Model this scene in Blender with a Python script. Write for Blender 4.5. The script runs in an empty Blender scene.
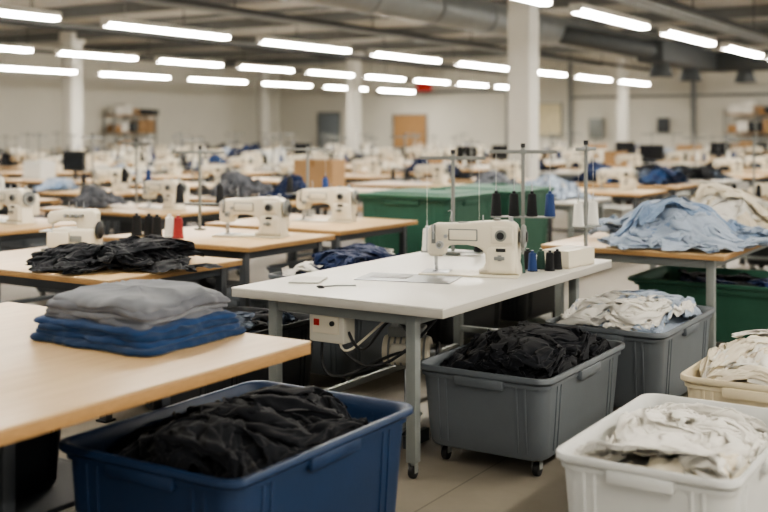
import bpy, bmesh, math, random, time
import numpy as np
from mathutils import Vector, Matrix

random.seed(7)
scene = bpy.context.scene
COL = scene.collection
try:
    scene.view_settings.look = 'AgX - Medium High Contrast'
except Exception as e:
    print(e)

# ------------------------------------------------------------------ materials
def lin(h):
    h = h.lstrip('#')
    out = []
    for i in (0, 2, 4):
        c = int(h[i:i+2], 16) / 255
        out.append(c/12.92 if c <= .04045 else ((c+.055)/1.055)**2.4)
    return out + [1.0]

def mat(name, color, rough=.5, metal=0., var=.0, vscale=4., bump=0., bscale=60., sheen=0., stretch=(1, 1, 1), color2=None, spec=.5):
    m = bpy.data.materials.new(name)
    m.use_nodes = True
    nt = m.node_tree
    bs = nt.nodes['Principled BSDF']
    c = lin(color)
    bs.inputs['Roughness'].default_value = rough
    bs.inputs['Metallic'].default_value = metal
    bs.inputs['Specular IOR Level'].default_value = spec
    if sheen:
        bs.inputs['Sheen Weight'].default_value = sheen
        bs.inputs['Sheen Roughness'].default_value = .5
    tc = nt.nodes.new('ShaderNodeTexCoord')
    mp = nt.nodes.new('ShaderNodeMapping')
    mp.inputs['Scale'].default_value = stretch
    nt.links.new(tc.outputs['Object'], mp.inputs['Vector'])
    if var or color2:
        nz = nt.nodes.new('ShaderNodeTexNoise')
        nz.inputs['Scale'].default_value = vscale
        nz.inputs['Detail'].default_value = 6
        nz.inputs['Roughness'].default_value = .6
        nt.links.new(mp.outputs['Vector'], nz.inputs['Vector'])
        rp = nt.nodes.new('ShaderNodeValToRGB')
        a = [x*(1-var) for x in c[:3]] + [1]
        b = lin(color2) if color2 else [min(1, x*(1+var)) for x in c[:3]] + [1]
        rp.color_ramp.elements[0].color = a
        rp.color_ramp.elements[1].color = b
        rp.color_ramp.elements[0].position = .3
        rp.color_ramp.elements[1].position = .7
        nt.links.new(nz.outputs['Fac'], rp.inputs['Fac'])
        nt.links.new(rp.outputs['Color'], bs.inputs['Base Color'])
    else:
        bs.inputs['Base Color'].default_value = c
    if bump:
        n2 = nt.nodes.new('ShaderNodeTexNoise')
        n2.inputs['Scale'].default_value = bscale
        n2.inputs['Detail'].default_value = 4
        nt.links.new(mp.outputs['Vector'], n2.inputs['Vector'])
        bp = nt.nodes.new('ShaderNodeBump')
        bp.inputs['Strength'].default_value = bump
        bp.inputs['Distance'].default_value = .01
        nt.links.new(n2.outputs['Fac'], bp.inputs['Height'])
        nt.links.new(bp.outputs['Normal'], bs.inputs['Normal'])
    return m

def emat(name, color, s):
    m = bpy.data.materials.new(name); m.use_nodes = True
    nt = m.node_tree; nt.nodes.clear()
    o = nt.nodes.new('ShaderNodeOutputMaterial'); e = nt.nodes.new('ShaderNodeEmission')
    e.inputs['Color'].default_value = lin(color); e.inputs['Strength'].default_value = s
    nt.links.new(e.outputs[0], o.inputs['Surface'])
    return m

def fab(name, c, var=.12, sheen=.15):
    return mat(name, c, .92, var=var, vscale=9, bump=.12, bscale=220, sheen=sheen, spec=.2)

M = dict(
    wood=mat('birch_wood', '#c8a87c', .34, var=.0, vscale=3.2, color2='#d9bd92', stretch=(7, .8, 7), bump=.03, bscale=30),
    woodedge=mat('plywood_edge', '#a88355', .6, var=.15, vscale=30, stretch=(1, 1, 8)),
    white_lam=mat('white_laminate', '#e4e1d8', .36, var=.03, vscale=3),
    lam_edge=mat('laminate_edge', '#b5b1a7', .5),
    steel_g=mat('painted_steel_grey', '#7f8380', .45, var=.05),
    steel_d=mat('painted_steel_dark', '#3d4145', .5, var=.08),
    chrome=mat('chrome_steel', '#b4b7b8', .3, metal=1),
    plate=mat('brushed_steel_plate', '#9a9d9e', .42, metal=1, var=.08, vscale=8),
    mach=mat('machine_enamel', '#dcd4c0', .3, var=.02),
    machg=mat('machine_grey', '#7f817e', .4),
    rubber=mat('black_rubber', '#151515', .6),
    dark=mat('dark_plastic', '#1d1f21', .45),
    box_w=mat('control_box_plastic', '#cfcbbd', .4),
    bin_g=mat('grey_bin_plastic', '#5f656a', .5, var=.05, vscale=6, bump=.05, bscale=90),
    bin_b=mat('blue_bin_plastic', '#1d3352', .42, var=.08, vscale=6, bump=.05, bscale=90),
    bin_w=mat('white_bin_plastic', '#c9cac6', .5, var=.03, vscale=6, bump=.05, bscale=90),
    bin_c=mat('cream_bin_plastic', '#d2c5a8', .5, var=.04, vscale=6, bump=.05, bscale=90),
    bin_gr=mat('green_bin_plastic', '#335d4c', .6, var=.1, vscale=4, bump=.05, bscale=90),
    bin_dk=mat('dark_bin_plastic', '#1f2327', .5),
    f_black=fab('black_jersey', '#1a1c21', sheen=.1),
    f_grey=fab('grey_jersey', '#6a6d74'),
    f_grey2=fab('grey_marl_jersey', '#787b81'),
    f_blue=fab('blue_knit', '#28436a'),
    f_blue2=fab('deep_blue_knit', '#213a5c'),
    f_navy=fab('navy_cloth', '#1d2c4e'),
    f_lblue=fab('light_blue_cotton', '#8196b2'),
    f_lblue2=fab('pale_blue_cotton', '#a3b0c1'),
    f_white=fab('white_cotton', '#dcd9d1', var=.03),
    f_cream=fab('cream_cotton', '#dcd3bf', var=.04),
    f_mid=fab('slate_cloth', '#4b5666'),
    card=mat('cardboard', '#a08260', .8, var=.06),
    tape=mat('packing_tape', '#8c6a3e', .5),
    thr_k=mat('black_thread', '#111216', .8, bump=.3, bscale=200, stretch=(1, 1, 8)),
    thr_b=mat('blue_thread', '#1f3a6c', .7, bump=.3, bscale=200, stretch=(1, 1, 8)),
    thr_g=mat('green_thread', '#2a4a40', .7, bump=.3, bscale=200, stretch=(1, 1, 8)),
    thr_w=mat('white_thread', '#e4e2da', .7, bump=.3, bscale=200, stretch=(1, 1, 8)),
    thr_r=mat('red_thread', '#8f2c2c', .7),
    wall=mat('painted_wall', '#cfccc1', .85, var=.04, vscale=.6),
    column=mat('column_paint', '#cfcdc5', .8, var=.03),
    ceil=mat('ceiling_paint', '#aeada7', .9, var=.08, vscale=.5),
    beam=mat('beam_paint', '#6d6f6e', .7, var=.08),
    tray=mat('strut_paint', '#3a3c3d', .6),
    duct=mat('galvanised_duct', '#8a8f91', .45, metal=.4, var=.08, vscale=3),
    ductd=mat('dark_duct', '#45494b', .6, var=.1),
    door=mat('door_paint', '#7b8288', .6),
    panel=mat('pin_board', '#c9bfa0', .8, var=.1),
    orange=mat('ochre_board', '#a07d56', .8, var=.08),
    red=mat('red_paint', '#b3261e', .5),
    screen=mat('monitor_glass', '#0e1116', .2),
    lamp=emat('fluorescent_diffuser', '#fff8ec', 82.0),
    pipe=mat('grey_pipe', '#777a7a', .5),
)

def floor_mat():
    m = mat('concrete_floor', '#827b6f', .5, var=.16, vscale=1.6, bump=.08, bscale=14)
    nt = m.node_tree; bs = nt.nodes['Principled BSDF']
    tc = nt.nodes.new('ShaderNodeTexCoord')
    br = nt.nodes.new('ShaderNodeTexBrick')
    br.offset = 0
    br.inputs['Scale'].default_value = 1
    br.inputs['Brick Width'].default_value = 1.2
    br.inputs['Row Height'].default_value = 1.2
    br.inputs['Mortar Size'].default_value = .005
    br.inputs['Color1'].default_value = (1, 1, 1, 1)
    br.inputs['Color2'].default_value = (.93, .93, .93, 1)
    br.inputs['Mortar'].default_value = (.6, .6, .6, 1)
    nt.links.new(tc.outputs['Object'], br.inputs['Vector'])
    mx = nt.nodes.new('ShaderNodeMixRGB'); mx.blend_type = 'MULTIPLY'; mx.inputs[0].default_value = 1
    src = bs.inputs['Base Color'].links[0].from_socket
    nt.links.new(src, mx.inputs[1]); nt.links.new(br.outputs['Color'], mx.inputs[2])
    nt.links.new(mx.outputs[0], bs.inputs['Base Color'])
    return m
M['floor'] = floor_mat()

# ------------------------------------------------------------------ builder
class B:
    def __init__(s):
        s.V = []; s.F = []; s.MI = []; s.mats = []
    def mi(s, m):
        m = M[m]
        if m not in s.mats: s.mats.append(m)
        return s.mats.index(m)
    def raw(s, verts, faces, m):
        o = len(s.V); k = s.mi(m)
        s.V += [tuple(v) for v in verts]
        s.F += [tuple(i+o for i in f) for f in faces]
        s.MI += [k]*len(faces)
    def addbm(s, bm, m, mx=None):
        if mx is not None: bm.transform(mx)
        bm.verts.index_update()
        s.raw([v.co[:] for v in bm.verts], [[v.index for v in f.verts] for f in bm.faces], m)
        bm.free()
    def box(s, c, size, m, bev=0., rot=(0, 0, 0), seg=2):
        bm = bmesh.new()
        bmesh.ops.create_cube(bm, size=1)
        bmesh.ops.scale(bm, vec=size, verts=bm.verts)
        if bev:
            bmesh.ops.bevel(bm, geom=list(bm.edges), offset=bev, segments=seg, affect='EDGES', profile=.5)
        mx = Matrix.Translation(c) @ Matrix.Rotation(rot[2], 4, 'Z') @ Matrix.Rotation(rot[1], 4, 'Y') @ Matrix.Rotation(rot[0], 4, 'X')
        s.addbm(bm, m, mx)
    def cyl(s, p1, p2, r, m, r2=None, seg=16, bev=0):
        p1 = Vector(p1); p2 = Vector(p2); d = p2-p1
        bm = bmesh.new()
        bmesh.ops.create_cone(bm, cap_ends=True, segments=seg, radius1=r, radius2=r if r2 is None else r2, depth=d.length)
        if bev:
            es = [e for e in bm.edges if abs(e.verts[0].co.z-e.verts[1].co.z) < 1e-6]
            bmesh.ops.bevel(bm, geom=es, offset=bev, segments=2, affect='EDGES', profile=.5)
        q = Vector((0, 0, 1)).rotation_difference(d.normalized())
        s.addbm(bm, m, Matrix.Translation((p1+p2)/2) @ q.to_matrix().to_4x4())
    def lathe(s, prof, c, m, seg=20, q=None):
        vs = []; fs = []
        n = len(prof)
        for i in range(seg):
            a = 2*math.pi*i/seg
            for r, z in prof:
                v = Vector((r*math.cos(a), r*math.sin(a), z))
                if q is not None: v = q @ v
                vs.append(v+Vector(c))
        for i in range(seg):
            j = (i+1) % seg
            for k in range(n-1):
                fs.append((i*n+k, j*n+k, j*n+k+1, i*n+k+1))
        s.raw(vs, fs, m)
    def prism(s, poly, y0, y1, m, bev=0, seg=3):
        bm = bmesh.new()
        a = [bm.verts.new((x, y0, z)) for x, z in poly]
        f = bm.faces.new(a)
        r = bmesh.ops.extrude_face_region(bm, geom=[f])
        bmesh.ops.translate(bm, vec=(0, y1-y0, 0), verts=[v for v in r['geom'] if isinstance(v, bmesh.types.BMVert)])
        bmesh.ops.recalc_face_normals(bm, faces=bm.faces)
        if bev:
            es = [e for e in bm.edges if abs(e.verts[0].co.y-e.verts[1].co.y) < 1e-6]
            bmesh.ops.bevel(bm, geom=es, offset=bev, segments=seg, affect='EDGES', profile=.5)
        s.addbm(bm, m)
    def loft(s, rings, m, cap0=True, cap1=False):
        n = len(rings[0]); vs = [p for r in rings for p in r]; fs = []
        for k in range(len(rings)-1):
            for i in range(n):
                j = (i+1) % n
                fs.append((k*n+i, k*n+j, (k+1)*n+j, (k+1)*n+i))
        if cap0: fs.append(tuple(range(n))[::-1])
        if cap1: fs.append(tuple((len(rings)-1)*n+i for i in range(n)))
        s.raw(vs, fs, m)
    def tube(s, pts, r, m, seg=8):
        pts = [Vector(p) for p in pts]
        rings = []
        for i, p in enumerate(pts):
            t = (pts[min(i+1, len(pts)-1)]-pts[max(i-1, 0)]).normalized()
            up = Vector((0, 0, 1)) if abs(t.z) < .95 else Vector((1, 0, 0))
            a = t.cross(up).normalized(); b = t.cross(a)
            rings.append([p+(a*math.cos(2*math.pi*k/seg)+b*math.sin(2*math.pi*k/seg))*r for k in range(seg)])
        s.loft(rings, m, True, True)
    def mesh(s, name, smooth=35):
        me = bpy.data.meshes.new(name)
        me.from_pydata(s.V, [], s.F)
        for m in s.mats: me.materials.append(m)
        me.polygons.foreach_set('material_index', s.MI)
        me.polygons.foreach_set('use_smooth', [True]*len(s.F))
        me.update()
        bm = bmesh.new(); bm.from_mesh(me); bmesh.ops.recalc_face_normals(bm, faces=bm.faces); bm.to_mesh(me); bm.free()
        me.set_sharp_from_angle(angle=math.radians(smooth))
        return me

def place(name, me, loc, rz=0., sc=None):
    o = bpy.data.objects.new(name, me)
    o.location = loc; o.rotation_euler = (0, 0, rz)
    if sc: o.scale = sc
    COL.objects.link(o)
    return o

def bez(p0, p1, p2, p3, n=14):
    out = []
    for i in range(n+1):
        t = i/n; u = 1-t
        out.append(Vector(p0)*u**3+Vector(p1)*3*u*u*t+Vector(p2)*3*u*t*t+Vector(p3)*t**3)
    return out

# ------------------------------------------------------------------ noise + cloth
def perlin(x, y, seed):
    r = np.random.RandomState(seed)
    A = r.rand(64, 64)*2*np.pi
    xi = np.floor(x).astype(int); yi = np.floor(y).astype(int)
    fx = x-xi; fy = y-yi
    def g(a, b, dx, dy):
        an = A[a % 64, b % 64]
        return np.cos(an)*dx+np.sin(an)*dy
    s = fx*fx*fx*(fx*(fx*6-15)+10); t = fy*fy*fy*(fy*(fy*6-15)+10)
    a = g(xi, yi, fx, fy); b = g(xi+1, yi, fx-1, fy)
    c = g(xi, yi+1, fx, fy-1); d = g(xi+1, yi+1, fx-1, fy-1)
    return (a*(1-s)+b*s)*(1-t)+(c*(1-s)+d*s)*t

def sim_garments(specs, frames=34):
    """drop loosely crumpled garments on a flat surface with the cloth solver"""
    coll = bpy.data.collections.new('sim'); COL.children.link(coll)
    me = bpy.data.meshes.new('g'); me.from_pydata([(-2, -2, 0), (40, -2, 0), (40, 2, 0), (-2, 2, 0)], [], [(0, 1, 2, 3)])
    cob = bpy.data.objects.new('g', me); coll.objects.link(cob)
    cob.modifiers.new('c', 'COLLISION'); cob.collision.thickness_outer = .006; cob.collision.cloth_friction = 30
    obs = []
    for i, (sw, sd, amp, lam, seed, bend) in enumerate(specs):
        sp = .022
        nx = int(sw/(sp*.62)); ny = int(sd/sp)
        U, W = np.meshgrid(np.linspace(-1, 1, nx), np.linspace(-1, 1, ny), indexing='ij')
        X = U*sw/2; Y = W*sd/2
        ph = X/lam*2*math.pi+6.5*perlin(X*3+i*5, Y*3, seed)
        env = .5+.9*np.abs(perlin(X*5, Y*5+i*3, seed+20))*1.3
        Z2 = amp*np.sin(ph)*env+amp*1.3*perlin(X*7, Y*9, seed+40)
        Xd = X+.25*amp*np.sin(2*ph)+.05*perlin(X*6, Y*6, seed+50); Yd = Y+.06*perlin(X*6, Y*6, seed+60)+.02*np.sin(ph)
        keep = (abs(U) < .62) | ((W > .2) & (abs(U) < 1.01))
        V = np.stack([Xd, Yd, Z2-Z2.min()+.12], -1).reshape(-1, 3).tolist(); F = []
        for a in range(nx-1):
            for b in range(ny-1):
                if keep[a, b] and keep[a+1, b] and keep[a, b+1] and keep[a+1, b+1]:
                    F.append((a*ny+b, (a+1)*ny+b, (a+1)*ny+b+1, a*ny+b+1))
        me = bpy.data.meshes.new('cl'); me.from_pydata(V, [], F)
        bm = bmesh.new(); bm.from_mesh(me); bmesh.ops.delete(bm, geom=[v for v in bm.verts if not v.link_faces], context='VERTS'); bm.to_mesh(me); bm.free()
        ob = bpy.data.objects.new('cl', me); COL.objects.link(ob); ob.location = (i*1.6, 0, 0)
        md = ob.modifiers.new('cloth', 'CLOTH'); s = md.settings; c = md.collision_settings
        s.quality = 5; s.mass = .3; s.air_damping = .8
        s.tension_stiffness = 12; s.compression_stiffness = 12; s.shear_stiffness = 4; s.bending_stiffness = bend
        s.tension_damping = 8; s.compression_damping = 8; s.shear_damping = 8
        c.use_self_collision = True; c.self_distance_min = .008; c.self_friction = 12; c.distance_min = .005; c.collision_quality = 2
        c.collection = coll
        obs.append(ob)
    for f in range(1, frames): scene.frame_set(f)
    dg = bpy.context.evaluated_depsgraph_get(); out = []
    for ob in obs:
        me = bpy.data.meshes.new_from_object(ob.evaluated_get(dg))
        v = np.array([q.co[:] for q in me.vertices]); v[:, :2] -= v[:, :2].mean(0); v[:, 2] -= v[:, 2].min()
        out.append((v, [tuple(p.vertices) for p in me.polygons]))
    for ob in obs: bpy.data.objects.remove(ob)
    bpy.data.objects.remove(cob); bpy.data.collections.remove(coll)
    scene.frame_set(1)
    return out
GAR = sim_garments([(.75, .75, .045, .13, 1, .15), (.85, .85, .036, .17, 2, .1), (.8, .8, .03, .15, 3, .3), (.9, .85, .03, .22, 4, .1), (.85, .85, .042, .22, 5, .1), (.95, .9, .028, .2, 6, .2)])

def blur(H, n):
    for _ in range(n):
        P = np.pad(H, 1, mode='edge'); H = (P[1:-1, 1:-1]*4+P[:-2, 1:-1]+P[2:, 1:-1]+P[1:-1, :-2]+P[1:-1, 2:])/8
    return H

def heap(name, w, d, h, n, seed, mats, kind='table', sub=1, scale=1., sq=.5, cap=.2, build=.45):
    rng = np.random.RandomState(seed); g = .02; ex = .4
    nx = int((w+2*ex)/g); ny = int((d+2*ex)/g)
    xs = np.linspace(-w/2-ex, w/2+ex, nx); ys = np.linspace(-d/2-ex, d/2+ex, ny)
    X, Y = np.meshgrid(xs, ys, indexing='ij')
    if kind == 'bin': H = h*np.clip(1-(np.abs(2*X/w)**2.5+np.abs(2*Y/d)**2.5), -.5, 1)+.03*perlin(X*5, Y*5, seed)
    else: H = h*np.clip(1-((2*X/w)**2+(2*Y/d)**2)/.6, 0, 1)**.9*(1+.6*perlin(X*5+3, Y*5, seed))
    H0 = H.copy()
    V = []; F = []; MI = []
    for a in range(nx):
        for b in range(ny): V.append((xs[a], ys[b], H0[a, b]-.004))
    for a in range(nx-1):
        for b in range(ny-1):
            inside = (abs(xs[a]+g/2) < w/2-.012 and abs(ys[b]+g/2) < d/2-.012) if kind == 'bin' else H0[a, b] > .012
            if inside: F.append((a*ny+b, (a+1)*ny+b, (a+1)*ny+b+1, a*ny+b+1)); MI.append(0)
    order = rng.permutation(n)
    for i in range(n):
        gv, gf = GAR[rng.randint(len(GAR))]
        an = rng.uniform(0, 2*math.pi); s = scale*rng.uniform(.9, 1.12)
        v = gv*np.array([s, s*rng.choice([-1, 1]), s*sq])
        if kind == 'bin':
            k = order[i]; rows = max(1, n//2)
            cy = ((k//2+.5)/rows-.5)*d*.78+rng.uniform(-.05, .05); cx = (k % 2-.5)*w*.45+rng.uniform(-.05, .05)
        else:
            t = i/max(1, n-1); r = .33*(1-.7*t); a0 = i*2.4+rng.uniform(-.4, .4)
            cx = math.cos(a0)*w*r; cy = math.sin(a0)*d*r
        ca, sa = math.cos(an), math.sin(an)
        x = ca*v[:, 0]-sa*v[:, 1]+cx; y = sa*v[:, 0]+ca*v[:, 1]+cy
        up = 0
        if kind == 'bin':
            def sc(q, L):
                k = L*.78; e = L-k; aq = np.abs(q); return np.where(aq < k, q, np.sign(q)*(k+e*np.tanh((aq-k)/e/1.8)))
            xo, yo = x, y; x = sc(x, w/2-.01); y = sc(y, d/2-.01)
            up = np.minimum((np.abs(xo-x)+np.abs(yo-y))*.3, .04)
        ia = np.clip(((x+w/2+ex)/g).astype(int), 0, nx-1); ib = np.clip(((y+d/2+ex)/g).astype(int), 0, ny-1)
        base = blur(H, 8)
        z = base[ia, ib]+v[:, 2]+.004+up
        H2 = H.copy(); np.maximum.at(H2, (ia, ib), z-.01)
        H = H+(H2-H)*build
        o = len(V)
        z = np.where(z > cap*.4, cap*.4+cap*.6*np.tanh((z-cap*.4)/(cap*.6)), z)
        V += np.stack([x, y, z], -1).tolist()
        mi = rng.randint(len(mats))
        F += [tuple(q+o for q in f) for f in gf]; MI += [mi]*len(gf)
    me = bpy.data.meshes.new(name); me.from_pydata(V, [], F)
    for q in mats: me.materials.append(M[q])
    me.polygons.foreach_set('material_index', MI); me.polygons.foreach_set('use_smooth', [True]*len(F))
    bm = bmesh.new(); bm.from_mesh(me); bmesh.ops.delete(bm, geom=[v for v in bm.verts if not v.link_faces], context='VERTS')
    if sub:
        bmesh.ops.subdivide_edges(bm, edges=bm.edges, cuts=1, use_grid_fill=True)
        bmesh.ops.smooth_vert(bm, verts=bm.verts, factor=.5, use_axis_x=True, use_axis_y=True, use_axis_z=True)
    bm.to_mesh(me); bm.free()
    return me

def rrect(w, d, r, z, n=7, cx=0, cy=0):
    out = []
    for (sx, sy, a0) in ((1, 1, 0), (-1, 1, 90), (-1, -1, 180), (1, -1, 270)):
        for i in range(n+1):
            a = math.radians(a0+90*i/n)
            out.append((cx+sx*(w/2-r)+r*math.cos(a), cy+sy*(d/2-r)+r*math.sin(a), z))
    return out

def rounded_outline(w, d, r, N):
    segs = [('l', w/2, -(d/2-r), w/2, d/2-r), ('a', w/2-r, d/2-r, 0), ('l', w/2-r, d/2, -(w/2-r), d/2), ('a', -(w/2-r), d/2-r, 90),
            ('l', -w/2, d/2-r, -w/2, -(d/2-r)), ('a', -(w/2-r), -(d/2-r), 180), ('l', -(w/2-r), -d/2, w/2-r, -d/2), ('a', w/2-r, -(d/2-r), 270)]
    pts = []
    for s in segs:
        if s[0] == 'l':
            L = math.hypot(s[3]-s[1], s[4]-s[2]); k = max(2, int(L/.008))
            pts += [(s[1]+(s[3]-s[1])*i/k, s[2]+(s[4]-s[2])*i/k) for i in range(k)]
        else:
            k = max(3, int(r*1.57/.008)); pts += [(s[1]+r*math.cos(math.radians(s[3]+90*i/k)), s[2]+r*math.sin(math.radians(s[3]+90*i/k))) for i in range(k)]
    idx = np.linspace(0, len(pts), N, endpoint=False).astype(int)
    return np.array([pts[i] for i in idx])

def folded_stack(name, groups):
    b = B(); z = 0
    rs = np.random.RandomState(8); N = 220
    for (mt, w, d, plies, t, ox, oy, rot) in groups:
        for p in range(plies):
            ww = w+rs.uniform(-.02, .015); dd = d+rs.uniform(-.02, .015)
            dx = ox+rs.uniform(-.01, .01); dy = oy+rs.uniform(-.01, .01); ro = rot+rs.uniform(-.03, .03)
            O = rounded_outline(ww, dd, .04, N)
            sd = rs.randint(1000)
            rings = []
            prof = [(.9, -1)]+[('e', -math.pi/2+math.pi*k/10) for k in range(11)]+[(s_, 1) for s_ in (.97, .93, .88, .82, .75, .67, .58, .48, .38, .28, .18, .08, .01)]
            for pr in prof:
                L = np.hypot(O[:, 0], O[:, 1])
                if pr[0] == 'e':
                    ins = t*.62*(1-math.cos(pr[1])); sc = (L-ins)/L; zz = math.sin(pr[1])
                else:
                    sc = np.full(N, pr[0])*(1-(t*.62)/L); zz = pr[1]
                X = O[:, 0]*sc; Y = O[:, 1]*sc; S = np.minimum(1, sc)
                en = perlin(O[:, 0]*7+5, O[:, 1]*7+5, sd)*.030 + perlin(O[:, 0]*22+5, O[:, 1]*22+5, sd+1)*.010
                X2 = X*(1+en*S**4/L); Y2 = Y*(1+en*S**4/L)
                sag = -.022*S**5*(z/.17+.1)+.014*perlin(X*3+2, Y*3+7, 11)*(z/.12)
                wv = .014*perlin(O[:, 0]*5+1, O[:, 1]*5+1, 77)*S**3*(z/.1) + .005*perlin(O[:, 0]*12+1, O[:, 1]*12+1, sd+2)*S**3
                rg = 1-np.minimum(1, 2.2*np.abs(perlin(X*5+perlin(X*4, Y*4, sd)*1.5, Y*8, sd+3)))
                wr = rg**2*.011*np.minimum(1, (1-S)*9)+.006*perlin(X*10, Y*10, sd+6)
                tb = t*(1+.35*perlin(O[:, 0]*8+3, O[:, 1]*8, sd+5))
                Zf = z+t/2+zz*tb/2*.94+sag+wv+(wr if zz > .3 else 0)
                cr, sr = math.cos(ro), math.sin(ro)
                XX = cr*X2-sr*Y2+dx; YY = sr*X2+cr*Y2+dy
                rings.append([(XX[i], YY[i], max(.001, Zf[i])) for i in range(N)])
            b.loft(rings, mt, True, True)
            z += t*.97
    return b.mesh(name, 80)

# ------------------------------------------------------------------ objects
def make_bin(name, m, w, d, h, casters=True, ribs=True, lid=False):
    b = B()
    z0 = .085 if casters else .0
    tp = .86
    def R(f, z): return rrect(w*f, d-(1-f)*w, .07, z)
    hh = h-z0
    rings = [R(tp-.03, z0), R(tp, z0+.015)]
    for t in (.3, .6, .82): rings.append(R(tp+(1-tp)*t*.55, z0+hh*t))
    f1 = tp+(1-tp)*.82*.55
    rings += [R(f1+.004, h-.055), R(f1+.03, h-.052), R(f1+.032, h-.035), R(f1+.012, h-.033), R(f1+.012, h-.03)]
    rings += [R(.985, h-.028), R(1, h-.022), R(1, h-.006), R(.99, h), R(.955, h), R(.94, h-.006)]
    rings += [R(f1-.015, h-.05), R(tp+(1-tp)*.3*.55-.015, z0+hh*.3), R(tp-.02, z0+.02), R(tp-.3, z0+.018)]
    b.loft(rings, m, True, True)
    if ribs:
        for sx in (-1, 1):
            for y in (-.34, -.30, .30, .34):
                zt = h-.05; zb = z0+.03
                xt = w*f1/2; xb = w*(tp)/2
                b.box((sx*(xt+xb)/2, y*d, (zt+zb)/2), (.014, .012, zt-zb), m, .003, rot=(0, sx*math.atan2(xt-xb, zt-zb), 0))
            b.box((sx*(w*f1/2+.012), 0, h-.05), (.03, w*.36, .045), m, .008)
        for sy in (-1, 1):
            for x in (-.32, -.26, .26, .32):
                zt = h-.05; zb = z0+.03
                yt = (d-(1-f1)*w)/2; yb = (d-(1-tp)*w)/2
                b.box((x*w, sy*(yt+yb)/2, (zt+zb)/2), (.012, .014, zt-zb), m, .003, rot=(-sy*math.atan2(yt-yb, zt-zb), 0, 0))
            b.box((0, sy*((d-(1-f1)*w)/2+.012), h-.05), (w*.36, .03, .045), m, .008)
    if lid:
        b.loft([rrect(w*1.01, d+.01*w, .07, h-.012), rrect(w*1.02, d+.02*w, .07, h-.006), rrect(w*1.02, d+.02*w, .07, h+.014), rrect(w*.98, d-.02*w, .07, h+.02), rrect(w*.8, d-.2*w, .07, h+.022), rrect(w*.78, d-.22*w, .07, h+.034), rrect(w*.3, d-.7*w, .05, h+.036)], m, True, True)
        b.box((0, d*.2, h+.045), (.16, .03, .02), m, .006)
    if casters:
        for sx in (-1, 1):
            for sy in (-1, 1):
                x = sx*w*.34; y = sy*d*.37
                b.box((x, y, z0-.004), (.07, .06, .008), 'machg')
                b.box((x-.018, y, z0-.03), (.004, .035, .045), 'machg')
                b.box((x+.018, y, z0-.03), (.004, .035, .045), 'machg')
                b.cyl((x-.014, y, .031), (x+.014, y, .031), .031, 'rubber', bev=.005)
    return b.mesh(name, 40)

def make_table(name, w, d, h, top='wood', edge='woodedge', leg='steel_d', th=.035, inset=(.1, .08), casters=False, shelf=False, low=True):
    b = B()
    b.box((0, 0, h-.004), (w, d, .008), top, .002)
    b.box((0, 0, h-.008-(th-.008)/2), (w-.002, d-.002, th-.008), edge, .002)
    lx = w/2-inset[0]; ly = d/2-inset[1]
    s = .05
    z0 = .07 if casters else 0
    for sx in (-1, 1):
        for sy in (-1, 1):
            b.box((sx*lx, sy*ly, (h-th+z0)/2), (s, s, h-th-z0), leg, .005)
            if casters:
                b.cyl((sx*lx-.012, sy*ly, .03), (sx*lx+.012, sy*ly, .03), .03, 'rubber', bev=.004)
                b.cyl((sx*lx, sy*ly, .05), (sx*lx, sy*ly, z0+.01), .012, 'machg')
                b.box((sx*lx-.016, sy*ly, .045), (.003, .03, .04), 'machg')
                b.box((sx*lx+.016, sy*ly, .045), (.003, .03, .04), 'machg')
            else:
                b.box((sx*lx, sy*ly, .006), (.075, .075, .012), 'rubber', .003)
        b.box((sx*lx, 0, h-th-.03), (.035, 2*ly-s, .055), leg, .004)
        if low or sx < 0: b.box((sx*lx, 0, .19), (.03, 2*ly-s, .035), leg, .004)
    for sy in (-1, 1):
        b.box((0, sy*ly, h-th-.03), (2*lx-s, .035, .055), leg, .004)
    if low: b.box((0, ly, .19), (2*lx-s*.5, .035, .03), leg, .004)
    else:
        for sy in (-1, 1): b.box((0, sy*ly, .30), (2*lx-s*.5, .035, .035), leg, .004)
    if shelf:
        b.box((0, 0, .22), (2*lx-.04, 2*ly-.04, .02), edge, .003)
    return b.mesh(name)

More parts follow.
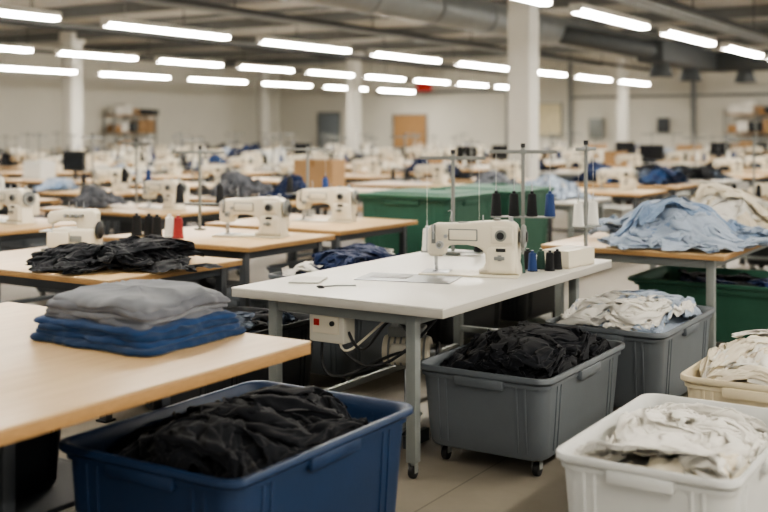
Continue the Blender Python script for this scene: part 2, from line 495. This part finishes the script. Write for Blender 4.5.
def make_machine():
    b = B()
    b.box((-.02, 0, .006), (.52, .20, .012), 'mach', .005)
    b.box((-.20, -.0, .0135), (.14, .15, .003), 'chrome', .001)
    b.box((-.19, 0, .0155), (.05, .05, .002), 'chrome')
    # one-piece casting: head, tapering arm with arched underside, flaring column
    poly = [(.03, .012), (.245, .012), (.245, .04), (.236, .07), (.234, .24), (.225, .265), (.205, .281), (.17, .288), (.06, .284), (-.06, .272), (-.15, .268),
            (-.20, .268), (-.225, .258), (-.24, .235), (-.243, .14), (-.24, .112), (-.225, .098), (-.165, .098), (-.152, .112), (-.148, .135), (-.135, .15), (-.11, .158), (-.03, .160), (.02, .152), (.05, .135), (.064, .11), (.066, .07), (.055, .045), (.03, .035)]
    b.prism(poly, -.060, .060, 'mach', .016, 4)
    b.box((.15, 0, .085), (.15, .156, .145), 'mach', .028, seg=4)
    b.box((.155, -.060, .215), (.115, .022, .09), 'mach', .009, seg=3)
    b.box((-.05, -.060, .213), (.155, .010, .062), 'machg', .004)
    b.box((-.05, -.065, .213), (.140, .008, .050), 'mach', .003)
    b.box((-.04, .060, .213), (.20, .012, .06), 'machg', .005)
    b.box((-.245, 0, .183), (.008, .086, .13), 'chrome', .003)
    for z in (.135, .235): b.cyl((-.252, 0, z), (-.247, 0, z), .006, 'machg', seg=10)
    b.cyl((-.205, -.012, .045), (-.205, -.012, .11), .0055, 'chrome', seg=10)
    b.cyl((-.205, -.012, .015), (-.205, -.012, .05), .0018, 'chrome', seg=6)
    b.cyl((-.205, .018, .03), (-.205, .018, .11), .006, 'chrome', seg=10)
    b.box((-.205, -.004, .0195), (.022, .055, .005), 'chrome', .001)
    b.box((-.205, .012, .03), (.016, .018, .02), 'chrome', .002)
    b.cyl((-.205, -.012, .045), (-.19, -.03, .04), .003, 'chrome', seg=6)
    b.cyl((-.17, -.058, .16), (-.17, -.084, .16), .020, 'chrome', seg=18)
    b.cyl((-.17, -.084, .16), (-.17, -.098, .16), .011, 'machg', seg=14)
    b.cyl((-.14, -.058, .205), (-.14, -.077, .205), .010, 'chrome', seg=12)
    b.box((-.205, -.064, .215), (.022, .004, .10), 'machg', .001)
    b.box((-.205, -.069, .225), (.006, .02, .075), 'chrome', .001)
    b.tube([(-.205, -.064, .25), (-.205, -.087, .262), (-.205, -.092, .25)], .003, 'chrome', 6)
    b.cyl((.15, -.07, .215), (.15, -.092, .215), .030, 'machg', seg=22, bev=.003)
    b.cyl((.15, -.092, .215), (.15, -.099, .215), .019, 'dark', seg=18)
    b.box((.145, -.096, .10), (.055, .014, .018), 'machg', .004)
    b.box((.145, -.083, .10), (.02, .014, .03), 'machg', .002)
    b.box((.15, -.079, .14), (.05, .004, .018), 'dark', .001)
    q = Vector((0, 0, 1)).rotation_difference(Vector((1, 0, 0)))
    b.cyl((.228, 0, .205), (.25, 0, .205), .03, 'machg', seg=18)
    b.lathe([(0, 0), (.055, 0), (.062, .006), (.062, .018), (.055, .024), (.04, .02), (.03, .028), (0, .030)], (.246, 0, .205), 'machg', 28, q)
    b.lathe([(0, 0), (.028, 0), (.028, .006), (0, .008)], (.273, 0, .205), 'dark', 20, q)
    b.box((.17, .095, .15), (.12, .08, .18), 'mach', .02, seg=3)
    b.cyl((.12, 0, .285), (.12, 0, .299), .018, 'machg', seg=16)
    b.cyl((.05, -.02, .28), (.05, -.02, .315), .004, 'chrome', seg=8)
    b.cyl((.19, .02, .28), (.19, .02, .307), .012, 'chrome', seg=12)
    b.cyl((-.12, 0, .268), (-.12, 0, .33), .003, 'chrome', seg=8)
    b.tube([(-.12, 0, .33), (-.13, 0, .336), (-.14, 0, .33)], .0025, 'chrome', 6)
    b.box((-.06, 0, .274), (.05, .03, .006), 'machg', .002)
    b.tube([(-.12, 0, .33), (-.135, -.06, .21), (-.17, -.088, .165), (-.205, -.088, .25), (-.205, -.03, .12), (-.205, -.014, .05)], .001, 'thr_w', 4)
    b.box((-.225, .064, .14), (.012, .05, .012), 'chrome', .003)
    return b.mesh('sewing_machine_mesh', 32)

def make_overlock():
    b = B()
    b.box((0, 0, .01), (.34, .24, .02), 'machg', .005)
    b.box((.02, .01, .08), (.28, .19, .13), 'mach', .02, seg=3)
    poly = [(.03, .14), (.16, .14), (.165, .24), (.14, .268), (-.05, .262), (-.15, .25), (-.168, .225), (-.165, .175), (-.145, .165), (-.10, .185), (.0, .19), (.025, .18)]
    b.prism(poly, -.035, .055, 'mach', .014, 3)
    b.box((-.06, -.10, .075), (.15, .03, .10), 'mach', .01)
    b.box((-.15, -.02, .125), (.10, .13, .012), 'chrome', .003)
    b.cyl((-.14, 0, .13), (-.14, 0, .18), .006, 'chrome', seg=8)
    b.box((-.14, -.005, .135), (.02, .05, .008), 'chrome', .002)
    for i in range(4):
        x = -.03+i*.035
        b.cyl((x, -.03, .225), (x, -.065, .225), .012, 'machg', seg=14)
        b.cyl((x, -.065, .225), (x, -.072, .225), .007, 'chrome', seg=10)
    q = Vector((0, 0, 1)).rotation_difference(Vector((1, 0, 0)))
    b.lathe([(0, 0), (.05, 0), (.058, .006), (.058, .02), (.05, .026), (0, .028)], (.16, .01, .13), 'dark', 24, q)
    b.box((.05, -.088, .08), (.08, .006, .04), 'machg', .002)
    for i in range(3): b.cyl((-.04+i*.05, .02, .255), (-.04+i*.05, .02, .31), .003, 'chrome', seg=8)
    return b.mesh('overlock_machine_mesh')

def cone_prof(r=.032, h=.13):
    return [(0, 0), (r*.95, 0), (r, .004), (r, .01), (r*.93, .014), (r*.92, .02), (r*.72, h*.86), (r*.62, h*.89), (r*.3, h*.9), (r*.3, h), (r*.22, h), (0, h)]

def make_cone(m, r=.032, h=.13):
    b = B()
    b.lathe(cone_prof(r, h), (0, 0, 0), m, 20)
    b.cyl((0, 0, h*.88), (0, 0, h*1.02), r*.28, 'thr_w', seg=12)
    b.cyl((0, 0, 0), (0, 0, .005), r*1.05, 'dark', seg=20)
    return b.mesh('thread_cone_'+m)

def make_stand(hh=.65, cones=('thr_k', 'thr_k', 'thr_b'), shelf=.24, arm=.26):
    b = B()
    b.cyl((0, 0, 0), (0, 0, .012), .045, 'steel_g', seg=20, bev=.003)
    b.cyl((0, 0, 0), (0, 0, hh), .0115, 'machg', seg=12)
    b.cyl((0, 0, hh-.005), (0, 0, hh+.02), .014, 'dark', seg=12)
    b.box((0, 0, hh-.03), (arm*2, .02, .022), 'machg', .003)
    b.box((0, 0, hh-.03), (.035, .035, .03), 'steel_g', .004)
    n = len(cones)
    b.box((0, 0, shelf), (arm*1.9, .10, .008), 'steel_g', .003)
    for i, c in enumerate(cones):
        x = -arm*.8+arm*1.6*i/(n-1)
        if abs(x) < .02: x = .045
        b.lathe(cone_prof(.034, .15), (x, 0, shelf+.005), c, 18)
        b.cyl((x, 0, shelf+.1), (x, 0, shelf+.19), .004, 'chrome', seg=8)
        b.tube([(x, 0, hh-.038), (x, -.02, hh-.05), (x, 0, hh-.065), (x, .012, hh-.05)], .002, 'chrome', 5)
        b.tube([(x, 0, shelf+.155), (x, 0, hh-.06)], .0009, 'thr_w', 4)
    return b.mesh('thread_stand_mesh')

def make_carton(w, d, h, mt='card'):
    b = B()
    t = .004
    b.box((0, 0, t), (w, d, 2*t), mt)
    for sx in (-1, 1):
        b.box((sx*(w/2-t/2), 0, h/2), (t, d, h), mt)
        b.box((0, sx*(d/2-t/2), h/2), (w-2*t, t, h), mt)
        b.box((sx*(w*.25+.001), 0, h+.002), (w*.5-.003, d, .004), mt)
    b.box((0, 0, h+.0045), (.05, d+.001, .001), 'tape' if mt == 'card' else mt)
    for sy in (-1, 1):
        b.box((0, sy*(d/2+.0006), h-.04), (.05, .001, .08), 'tape' if mt == 'card' else mt)
    return b.mesh('carton_mesh')

def make_monitor():
    b = B()
    b.box((0, 0, .008), (.22, .18, .014), 'dark', .004)
    b.box((0, .02, .10), (.05, .025, .19), 'dark', .004)
    b.box((0, 0, .29), (.52, .03, .32), 'dark', .008)
    b.box((0, -.016, .295), (.49, .002, .28), 'screen')
    return b.mesh('monitor_mesh')

mach = make_machine(); over = make_overlock()
C = {k: make_cone(k) for k in ('thr_k', 'thr_b', 'thr_g', 'thr_w', 'thr_r')}

# ------------------------------------------------------------------ room shell
def slab(name, x0, x1, y0, y1, z0, z1, m):
    b = B(); b.box((0, 0, 0), (x1-x0, y1-y0, z1-z0), m)
    return place(name, b.mesh(name), ((x0+x1)/2, (y0+y1)/2, (z0+z1)/2))
XL, XR, YF, YB, CZ = -28, 14, 36, -5, 4.3
slab('floor', XL, XR, YB, YF, -.1, 0, 'floor')
slab('ceiling', XL, XR, YB, YF, CZ, CZ+.1, 'ceil')
slab('wall_left', XL-.2, XL, YB, YF, 0, CZ, 'wall')
slab('wall_far', XL, XR, YF, YF+.2, 0, CZ, 'wall')
slab('baseboard_left', XL, XL+.03, YB, YF, 0, .15, 'beam')
slab('baseboard_far', XL+.03, XR, YF-.03, YF, 0, .15, 'beam')

b = B()
for y in range(-4, 36, 4):
    b.box((-7, y+.5, CZ-.13), (41.9, .16, .24), 'beam')
place('ceiling_beams', b.mesh('ceiling_beams'), (0, 0, 0))
b = B()
b.cyl((-9.2, 3, 3.68), (-9.2, 35, 3.68), .31, 'duct', seg=28)
for y in range(4, 35, 2):
    b.cyl((-9.2, y, 3.68), (-9.2, y+.05, 3.68), .33, 'duct', seg=28)
    if y % 4 == 0: b.box((-9.2, y+.02, 4.13), (.03, .03, .3), 'beam')
place('ventilation_duct', b.mesh('ventilation_duct'), (0, 0, 0))
b = B()
b.box((-6.2, 28, 3.3), (3.6, .6, .5), 'ductd', .03)
b.box((-7.7, 25.4, 3.3), (.6, 4.4, .5), 'ductd', .03)
for x in (-7.7, -5): b.box((x, 28, 3.9), (.05, .05, .76), 'beam')
for x in (-6.8, -5.2): b.cyl((x, 28, 3.06), (x, 28, 2.75), .18, 'ductd', r2=.28, seg=20)
for y in (24, 26.3): b.cyl((-7.7, y, 3.06), (-7.7, y, 2.75), .18, 'ductd', r2=.28, seg=20)
b.tube([(-7.7, 23.3, 3.3), (-7.9, 22.4, 3.35), (-8.6, 21.6, 3.5), (-9.2, 21.3, 3.62)], .2, 'ductd', 16)
place('air_duct', b.mesh('air_duct'), (0, 0, 0))
b = B()
for x, z in ((-6.3, 3.85), (-6.6, 3.85), (-13.5, 3.8), (-18.2, 3.8)):
    b.cyl((x, -2, z), (x, 35.5, z), .06, 'pipe', seg=12)
for y, z in ((11, 3.96), (17.2, 3.95), (25.2, 3.95), (31, 3.95)):
    b.cyl((-27.5, y, z), (10, y, z), .05, 'pipe', seg=12)
place('ceiling_pipes', b.mesh('ceiling_pipes'), (0, 0, 0))

COLS = ((-7.65, 16.5, .40), (-19.5, 29, .36), (-23.2, 20.5, .4), (-26.5, 33, .36), (-12, 33.5, .3))
for (x, y, s) in COLS:
    b = B()
    b.box((0, 0, CZ/2), (s, s, CZ), 'column', .02)
    b.box((0, 0, .12), (s+.04, s+.04, .24), 'steel_g', .01)
    b.box((0, 0, CZ-.2), (s+.1, s+.1, .3), 'column', .01)
    place('column', b.mesh('column'), (x, y, 0))

def fixture(L):
    b = B()
    b.box((0, 0, .035), (.17, L, .07), 'column', .008)
    b.box((0, 0, -.022), (.14, L-.06, .044), 'lamp', .01)
    for s in (-1, 1):
        b.box((0, s*(L/2-.015), -.02), (.15, .03, .05), 'column', .004)
        b.cyl((0, s*L*.35, .07), (0, s*L*.35, .40), .006, 'steel_g', seg=6)
    return b.mesh('light_mesh')
f26 = fixture(2.55); f20 = fixture(2.0)
rows = [(-4.94, 3.2, 3.4, f26), (-11.0, 1.5, 3.35, f26), (-15.8, 4.2, 2.6, f20), (-20.8, 4, 3.3, f26), (1.0, -2, 3.4, f26), (7., -2, 3.4, f26)]
for (x, y0, st, me) in rows:
    y = y0
    while y < 34.5:
        place('ceiling_light', me, (x, y, 3.0)); y += st
    if x < 0:
        b = B()
        b.box((0, 0, 0), (.09, 36, .07), 'tray')
        for k in range(-16, 17, 4): b.cyl((0, k, 0), (0, k, .85), .012, 'tray', seg=6)
        place('cable_tray', b.mesh('cable_tray'), (x, 17, 3.44))

b = B(); b.box((0, 0, 1.1), (1.0, .06, 2.2), 'door', .01); b.box((0, 0, 1.12), (1.14, .04, 2.32), 'beam', .01); b.cyl((.38, -.03, 1.05), (.38, -.09, 1.05), .02, 'chrome')
b.box((.38, -.08, 1.05), (.14, .02, .02), 'chrome')
place('door_1', b.mesh('door_1'), (-25.4, 35.94, 0))
def board(name, m, x, y, z, w, h, rz=0):
    b = B(); b.box((0, 0, 0), (w, .03, h), m)
    for s in (-1, 1):
        b.box((s*w/2, 0, 0), (.04, .05, h+.04), 'steel_g'); b.box((0, 0, s*h/2), (w, .05, .04), 'steel_g')
    place(name, b.mesh(name), (x, y, z), rz)
board('notice_board', 'panel', XL+.05, 15.5, 2.3, 2.0, 1.8, math.pi/2)
board('notice_board', 'orange', -21.5, 35.9, 1.5, 1.5, 1.3)
board('notice_board', 'panel', -16, 35.9, 1.9, 1.7, 1.2)
b = B(); b.box((0, 0, 0), (.5, .04, .3), 'red', .01); b.box((0, 0, .5), (.02, .02, .7), 'steel_g')
place('hanging_sign', b.mesh('hanging_sign'), (-18.0, 31, 3.0), .3)
b = B(); b.tube([(-23, 0, 3.0), (-17.3, 0, 3.0), (-17.3, 0, .1)], .06, 'pipe'); b.cyl((-14.8, 0, 0.1), (-14.8, 0, 4.2), .07, 'pipe'); b.cyl((-10.4, 0, 0.1), (-10.4, 0, 4.2), .08, 'pipe')
b.cyl((-14.8, 0, 2.7), (-6, 0, 2.7), .04, 'pipe'); b.box((-13.8, -.05, 1.6), (.5, .15, .7), 'steel_g', .01); b.box((-11.4, -.05, 1.7), (.4, .12, .5), 'steel_d', .01)
place('wall_pipes', b.mesh('wall_pipes'), (0, 35.85, 0))

cart = [make_carton(.45, .35, .3), make_carton(.36, .3, .22), make_carton(.55, .4, .38), make_carton(.4, .3, .28, 'bin_w')]
def rack():
    b = B()
    for x in (-1, 0, 1):
        for y in (-.25, .25): b.box((x, y, 1.1), (.05, .05, 2.2), 'steel_g')
    rs = random.Random(3)
    for z in (.25, .85, 1.45, 2.05):
        b.box((0, 0, z), (2.05, .55, .03), 'woodedge')
        x = -.9
        while x < .8:
            w = rs.uniform(.25, .5); h = rs.uniform(.2, .45)
            if rs.random() < .85: b.box((x+w/2, 0, z+.015+h/2), (w*.94, .42, h), rs.choice(['card', 'card', 'bin_w', 'bin_dk', 'f_white', 'orange']), .01)
            x += w
    return b.mesh('rack_mesh')
rk = rack()
for x in (-8.2, -5.9, -3.7): place('storage_rack', rk, (x, 35.4, 0))
for y in (11, 27): place('storage_rack', rk, (XL+.4, y, 0), math.pi/2)

# ------------------------------------------------------------------ foreground tables
b = B()
b.box((0, 0, .756), (1.7, 2.4, .008), 'wood', .002)
b.box((0, 0, .732), (1.698, 2.398, .04), 'woodedge', .003)
for (x, y) in ((.24, -1.0), (.24, .32), (-.7, -1.0), (-.7, 1.0), (.24, 1.05)):
    b.box((x, y, .356), (.05, .05, .712), 'steel_d', .004)
    b.box((x, y, .006), (.08, .08, .012), 'rubber', .002)
for x in (.24, -.7): b.box((x, 0, .68), (.04, 2.1, .06), 'steel_d', .004)
for y in (-1.0, .32, 1.05):
    b.box((-.23, y, .68), (.9, .04, .06), 'steel_d', .004); b.box((-.23, y, .15), (.9, .035, .035), 'steel_d', .004)
b.box((-.23, .1, .2), (.86, 1.7, .02), 'steel_d', .002)
place('work_table', b.mesh('work_table_front'), (-3.19, 2.0, 0))
for (x, y) in ((-3.42, 1.72), (-3.42, 2.52)):
    place('storage_tub', make_bin('storage_tub_under', 'bin_dk', .6, .55, .36, False), (x, y, .211))

stack = folded_stack('folded_garments', [
    ('f_blue2', .61, .53, 1, .025, 0, 0, .02), ('f_blue', .59, .52, 1, .024, .005, 0, -.04), ('f_blue2', .585, .515, 1, .024, 0, .004, .03), ('f_blue', .57, .50, 1, .020, 0, .004, -.01),
    ('f_grey', .545, .475, 1, .024, -.005, .012, -.03), ('f_grey2', .53, .46, 1, .023, .0, .01, .05), ('f_grey', .53, .46, 1, .022, .0, .01, .0), ('f_grey2', .51, .45, 1, .022, -.01, .014, -.04)])
place('folded_garment_stack', stack, (-2.945, 2.92, .761))

tw = make_table('white_table_mesh', 1.17, 2.03, .78, 'white_lam', 'lam_edge', 'steel_g', .045, (.2, .09), casters=True, low=False)
place('sewing_table', tw, (-2.805, 4.995, 0))
place('sewing_machine', mach, (-2.60, 5.0, .781), math.radians(18))
b = B(); b.box((0, 0, .002), (.50, .28, .004), 'plate', .001); b.box((-.1, .02, .0045), (.2, .12, .002), 'machg', .0005)
place('machine_bed_plate', b.mesh('bed_plate'), (-2.82, 4.70, .78), math.radians(14))

b = B()
b.box((-2.90, 4.13, .62), (.20, .10, .15), 'box_w', .012)
b.box((-2.90, 4.078, .635), (.15, .006, .09), 'mach', .004)
b.box((-2.95, 4.073, .64), (.03, .006, .03), 'red', .002); b.cyl((-2.86, 4.076, .64), (-2.86, 4.066, .64), .012, 'dark', seg=12)
b.box((-2.90, 4.15, .715), (.12, .06, .04), 'steel_g')
b.tube(bez((-2.80, 4.12, .6), (-2.68, 4.12, .35), (-2.6, 4.1, .85), (-2.47, 4.12, .62)), .007, 'dark', 6)
b.tube(bez((-2.95, 4.12, .55), (-2.98, 4.1, .2), (-2.7, 4.15, .5), (-2.72, 4.5, .45)), .007, 'dark', 6)
b.tube(bez((-2.85, 4.12, .55), (-2.8, 4.1, .4), (-2.75, 4.3, .7), (-2.6, 4.6, .74)), .006, 'mach', 6)
b.tube(bez((-2.88, 4.14, .55), (-2.7, 4.2, .25), (-2.5, 4.3, .6), (-2.6, 4.9, .74)), .007, 'dark', 6)
place('motor_control_box', b.mesh('control_box'), (0, 0, 0))
b = B()
b.cyl((-.12, 0, 0), (.12, 0, 0), .075, 'mach', seg=28, bev=.012)
for i in range(7): b.cyl((-.09+i*.03, 0, 0), (-.08+i*.03, 0, 0), .079, 'machg', seg=28)
b.cyl((.12, 0, 0), (.15, 0, 0), .035, 'chrome', seg=20); b.cyl((.15, 0, 0), (.165, 0, 0), .05, 'dark', seg=22, bev=.004)
b.box((0, 0, .10), (.18, .12, .05), 'machg', .006); b.box((0, 0, .21), (.08, .08, .19), 'steel_g', .004)
b.box((-.02, -.07, .0), (.1, .05, .09), 'box_w', .008)
place('machine_motor', b.mesh('machine_motor'), (-2.78, 4.62, .43), .35)
b = B()
b.box((0, 0, .10), (.42, .24, .018), 'steel_g', .004, rot=(math.radians(14), 0, 0))
for i in range(6): b.box((-.17+i*.068, 0, .112), (.012, .2, .006), 'rubber', .001, rot=(math.radians(14), 0, 0))
b.box((0, .02, .05), (.5, .03, .03), 'steel_d'); b.box((-.23, .02, .03), (.03, .2, .06), 'steel_d'); b.box((.23, .02, .03), (.03, .2, .06), 'steel_d')
b.cyl((.15, .05, .11), (.12, .1, .34), .006, 'chrome', seg=8)
place('foot_treadle', b.mesh('foot_treadle'), (-2.9, 4.5, 0))
b = B()
b.box((0, 0, .0), (.25, .5, .16), 'box_w', .012); b.box((-.128, 0, 0), (.006, .4, .1), 'machg', .003)
place('drawer_box', b.mesh('drawer_box'), (-3.0, 5.3, .635))

place('thread_stand', make_stand(.66, ('thr_k', 'thr_k', 'thr_k', 'thr_b'), .24, .20), (-2.72, 5.86, .78), math.radians(25))
place('thread_stand', make_stand(.62, ('thr_w', 'thr_k'), .02, .20), (-3.12, 5.72, .78), math.radians(20))
place('thread_stand', make_stand(.68, ('thr_w', 'thr_w'), .2, .1), (-2.33, 5.88, .78), math.radians(80))
for (x, y, k) in ((-2.43, 5.20, 'thr_g'), (-2.40, 5.29, 'thr_b'), (-2.33, 5.36, 'thr_k'), (-2.46, 5.36, 'thr_k'), (-2.40, 5.40, 'thr_g'), (-2.32, 5.44, 'thr_k')):
    place('thread_cone', C[k], (x, y, .781), 0, (.85, .85, .85))
place('small_carton', make_carton(.17, .30, .09, 'mach'), (-2.34, 5.64, .781), math.radians(-6))
b = B(); b.box((0, 0, .003), (.14, .20, .004), 'f_white'); b.box((.0, 0, .006), (.15, .21, .003), 'f_white', rot=(0, 0, .1))
place('paper_slips', b.mesh('paper_slips'), (-3.2, 4.35, .781), .3)
b = B(); b.tube([(0, 0, .005), (.07, .01, .006), (.16, .0, .005)], .004, 'chrome', 6)
b.lathe([(.014, 0), (.018, .003), (.014, .006), (.010, .003), (.014, 0)], (-.015, .015, .001), 'dark', 14); b.lathe([(.014, 0), (.018, .003), (.014, .006), (.010, .003), (.014, 0)], (-.015, -.02, .001), 'dark', 14)
place('scissors', b.mesh('scissors'), (-3.0, 4.2, .781), .8)

# ------------------------------------------------------------------ foreground bins
def bin_with_cloth(nm, m, w, d, h, loc, cloth, mats, ph, n, seed, casters=True, zf=.72, cap=.13, **kw):
    place(nm, make_bin(nm, m, w, d, h, casters), (loc[0], loc[1], 0))
    f = .86+.14*.55*zf-.03
    me = heap(cloth, w*f-.015, d-(1-f)*w-.015, ph, n, seed, mats, 'bin', cap=cap, **kw)
    z0 = .085 if casters else 0
    place(cloth, me, (loc[0], loc[1], z0+(h-z0)*zf))

bin_with_cloth('plastic_bin', 'bin_g', .68, 1.02, .46, (-2.20, 4.77), 'black_fabric_pile', ['f_black'], .06, 8, 11, zf=.80, cap=.20, sq=.6, scale=1.15)
bin_with_cloth('plastic_bin', 'bin_b', .80, 1.08, .50, (-2.45, 2.96), 'black_fabric_pile', ['f_black'], .10, 9, 23, casters=False, zf=.70, cap=.27, sq=.62, scale=1.25)
bin_with_cloth('plastic_bin', 'bin_w', .62, .98, .46, (-1.14, 3.82), 'white_fabric_pile', ['f_white', 'f_white', 'f_cream'], .05, 7, 31, zf=.66, cap=.18, scale=1.2, sq=.55)
bin_with_cloth('plastic_bin', 'bin_c', .62, .92, .46, (-1.12, 5.13), 'cream_fabric_pile', ['f_cream', 'f_white'], .08, 8, 37, zf=.82, cap=.22, scale=1.1, sq=.6)
bin_with_cloth('plastic_bin', 'bin_g', .68, 1.02, .50, (-2.04, 5.86), 'light_blue_fabric_pile', ['f_lblue2', 'f_lblue2', 'f_lblue2', 'f_white'], .07, 8, 41, zf=.84, cap=.2, scale=1.15, sq=.6)
bin_with_cloth('laundry_bin', 'bin_gr', 1.5, .9, .50, (-1.85, 7.75), 'dark_fabric_pile', ['f_black', 'f_navy'], .02, 10, 43, zf=.7)
lb = make_bin('laundry_bin_tall', 'bin_gr', .98, .95, .95, lid=True)
place('laundry_bin', lb, (-4.9, 8.5, 0))
place('laundry_bin', lb, (-4.78, 9.55, 0))
bin_with_cloth('plastic_bin', 'bin_g', .62, .95, .66, (-3.80, 5.6), 'mixed_fabric_pile', ['f_navy', 'f_blue', 'f_navy', 'f_white'], .06, 7, 53, zf=.9, cap=.2, sq=.6, scale=1.1)
dkb = make_bin('dark_bin', 'bin_dk', .62, .9, .5, True)
for (x, y, r) in ((-3.75, 6.75, 0), (-3.7, 7.8, 0), (-3.8, 4.45, 0)):
    place('plastic_bin', dkb, (x, y, 0), r)
place('dark_fabric_pile', heap('dkp', .5, .78, .03, 6, 91, ['f_black', 'f_navy', 'f_mid'], 'bin', cap=.14), (-3.75, 6.75, .42))
place('dark_fabric_pile', heap('dkp2', .5, .78, .03, 6, 92, ['f_black', 'f_mid'], 'bin', cap=.14), (-3.8, 4.45, .42))

# ------------------------------------------------------------------ mid-ground stations
tA = make_table('table_a', 1.58, 1.08, .76); tB = make_table('table_b', 1.35, .98, .78); tC = make_table('table_c', 1.35, 1.15, .78)
place('work_table', tA, (-4.96, 4.46, 0))
place('black_fabric_pile', heap('black_heap', .95, .62, .03, 6, 61, ['f_black'], cap=.17, sq=.5, scale=1.15), (-4.66, 4.36, .761), .25)
place('overlock_machine', over, (-5.42, 4.80, .761), math.radians(25))
place('work_table', tB, (-5.12, 5.88, 0))
place('sewing_machine', mach, (-4.86, 5.95, .781), math.radians(15))
for i, k in enumerate(('thr_k', 'thr_k', 'thr_k', 'thr_w', 'thr_r')):
    place('thread_cone', C[k], (-5.62+.1*i, 5.56+.02*(i % 2), .781), 0, (1.25, 1.25, 1.25))
place('thread_stand', make_stand(.62, ('thr_k', 'thr_k'), .2, .2), (-5.55, 6.15, .78), .4)
place('work_table', tC, (-5.25, 7.2, 0))
place('sewing_machine', mach, (-5.15, 7.25, .781), math.radians(15))
place('thread_stand', make_stand(.62, ('thr_k', 'thr_b'), .2, .2), (-5.6, 7.6, .78), .4)
tR = make_table('table_right', 1.2, 2.1, .78, leg='steel_g', low=False)
place('work_table', tR, (-2.32, 7.62, 0))
place('light_blue_fabric_pile', heap('lbp', .95, .85, .17, 9, 63, ['f_lblue', 'f_lblue', 'f_lblue2'], cap=.36, scale=1.25, sq=.6), (-2.15, 7.12, .781), .2)
place('cream_fabric_pile', heap('crp', .85, .8, .2, 9, 65, ['f_cream', 'f_white'], cap=.40, scale=1.15), (-2.17, 8.2, .781), .2)
for (x, y, k) in ((-5.25, 4.55, 'bin_dk'), (-4.6, 4.5, 'bin_dk'), (-5.3, 5.85, 'bin_dk'), (-4.75, 5.85, 'bin_g'), (-5.3, 7.2, 'bin_g'), (-4.85, 7.2, 'bin_dk')):
    place('storage_tub', make_bin('storage_tub', k, .48, .6, .42, False), (x, y, .0))

# ------------------------------------------------------------------ background rows
tV = [make_table('bg_table_a', 1.7, 1.05, .77), make_table('bg_table_b', 1.7, 1.05, .77, 'white_lam', 'lam_edge', 'steel_g'), make_table('bg_table_c', 1.7, 1.05, .77, shelf=True)]
stV = [make_stand(.66, ('thr_k', 'thr_w', 'thr_b'), .22, .2), make_stand(.6, ('thr_w', 'thr_w'), .2, .16), make_stand(.7, ('thr_k', 'thr_k', 'thr_k'), .05, .25)]
pal = [['f_white', 'f_cream'], ['f_black'], ['f_navy', 'f_blue'], ['f_lblue', 'f_lblue2'], ['f_grey', 'f_mid'], ['f_black', 'f_navy'], ['f_black', 'f_mid'], ['f_lblue2', 'f_white']]
names = ['white', 'black', 'navy', 'light_blue', 'grey', 'dark', 'dark', 'pale']
pv = [heap('bgpile%d' % i, .7, .6, .05+.03*(i % 3), 5, 100+i, pal[i], sub=0, cap=.18+.05*(i % 3), scale=.95) for i in range(8)]
tubs = [make_bin('bg_tub_'+k, k, .55, .8, .5, True) for k in ('bin_g', 'bin_dk', 'bin_w', 'bin_b', 'bin_dk')]
mon = make_monitor()
ca, sa = .845, .534
def proj(x, y):
    d = -sa*x+ca*y; l = ca*x+sa*y
    return d, 384+1070*l/max(d, .1)
rs = random.Random(12)
cols = [-2.3, -5.1, -7.75, -10.4, -13.1, -15.8, -18.5, -21.2, -23.9, -26.2]
for ci, x0 in enumerate(cols):
    y = {0: 11.2, 1: 11.2}.get(ci, 2.1)
    while y < 33.5:
        d, px = proj(x0, y)
        x = x0+rs.uniform(-.12, .12)
        near_col = any(abs(x-cx) < 1.25 and abs(y-cy) < 1.2 for cx, cy, _ in COLS)
        if -170 < px < 930 and d > 4 and not near_col:
            place('work_table', rs.choice([tV[0], tV[0], tV[1], tV[2]]), (x, y, 0))
            r = rs.random()
            if r < .66:
                place('sewing_machine', mach, (x+rs.uniform(.25, .42), y+rs.uniform(.0, .08), .771), rs.uniform(-.1, .3))
                if rs.random() < .85: place('thread_stand', rs.choice(stV), (x-.42, y+.40, .77), rs.uniform(-.15, .15))
                if rs.random() < .8:
                    i = rs.randrange(8); place(names[i]+'_fabric_pile', pv[i], (x-.48, y-.17, .771), rs.uniform(-.3, .3), (.68, .68, 1.1))
            elif r < .95:
                i = rs.randrange(8); place(names[i]+'_fabric_pile', pv[i], (x-.43, y, .771), rs.uniform(-.3, .3), (1, 1, 1.5))
                if rs.random() < .7: i = rs.randrange(8); place(names[i]+'_fabric_pile', pv[i], (x+.45, y, .771), rs.uniform(1.4, 1.8), (.9, .9, 1.3))
            else:
                place('cardboard_box', rs.choice(cart), (x-.4, y, .771), rs.uniform(-.3, .3))
                if d > 16: place('computer_monitor', mon, (x+.4, y, .771), rs.uniform(-.3, .3))
            bx, by = x+rs.uniform(-.3, .3), y+.925
            if rs.random() < .65 and by < 33.8 and not any(abs(bx-cx) < .75 and abs(by-cy) < .6 for cx, cy, _ in COLS):
                place('plastic_bin', rs.choice(tubs), (bx, by, 0), math.pi/2)
        y += 1.85

# ------------------------------------------------------------------ world + camera
w = bpy.data.worlds.new('World'); scene.world = w; w.use_nodes = True
bg = w.node_tree.nodes['Background']; bg.inputs[0].default_value = (1, .98, .95, 1); bg.inputs[1].default_value = .75

cam = bpy.data.cameras.new('Camera'); co = bpy.data.objects.new('Camera', cam); COL.objects.link(co)
co.location = (0, 0, 1.54); co.rotation_euler = (math.radians(90), 0, math.radians(32.3))
cam.sensor_width = 36; cam.lens = 1070/768*36; cam.shift_y = -126/768
cam.clip_end = 200
cam.dof.use_dof = True; cam.dof.focus_distance = 5.0; cam.dof.aperture_fstop = 1.5
scene.camera = co
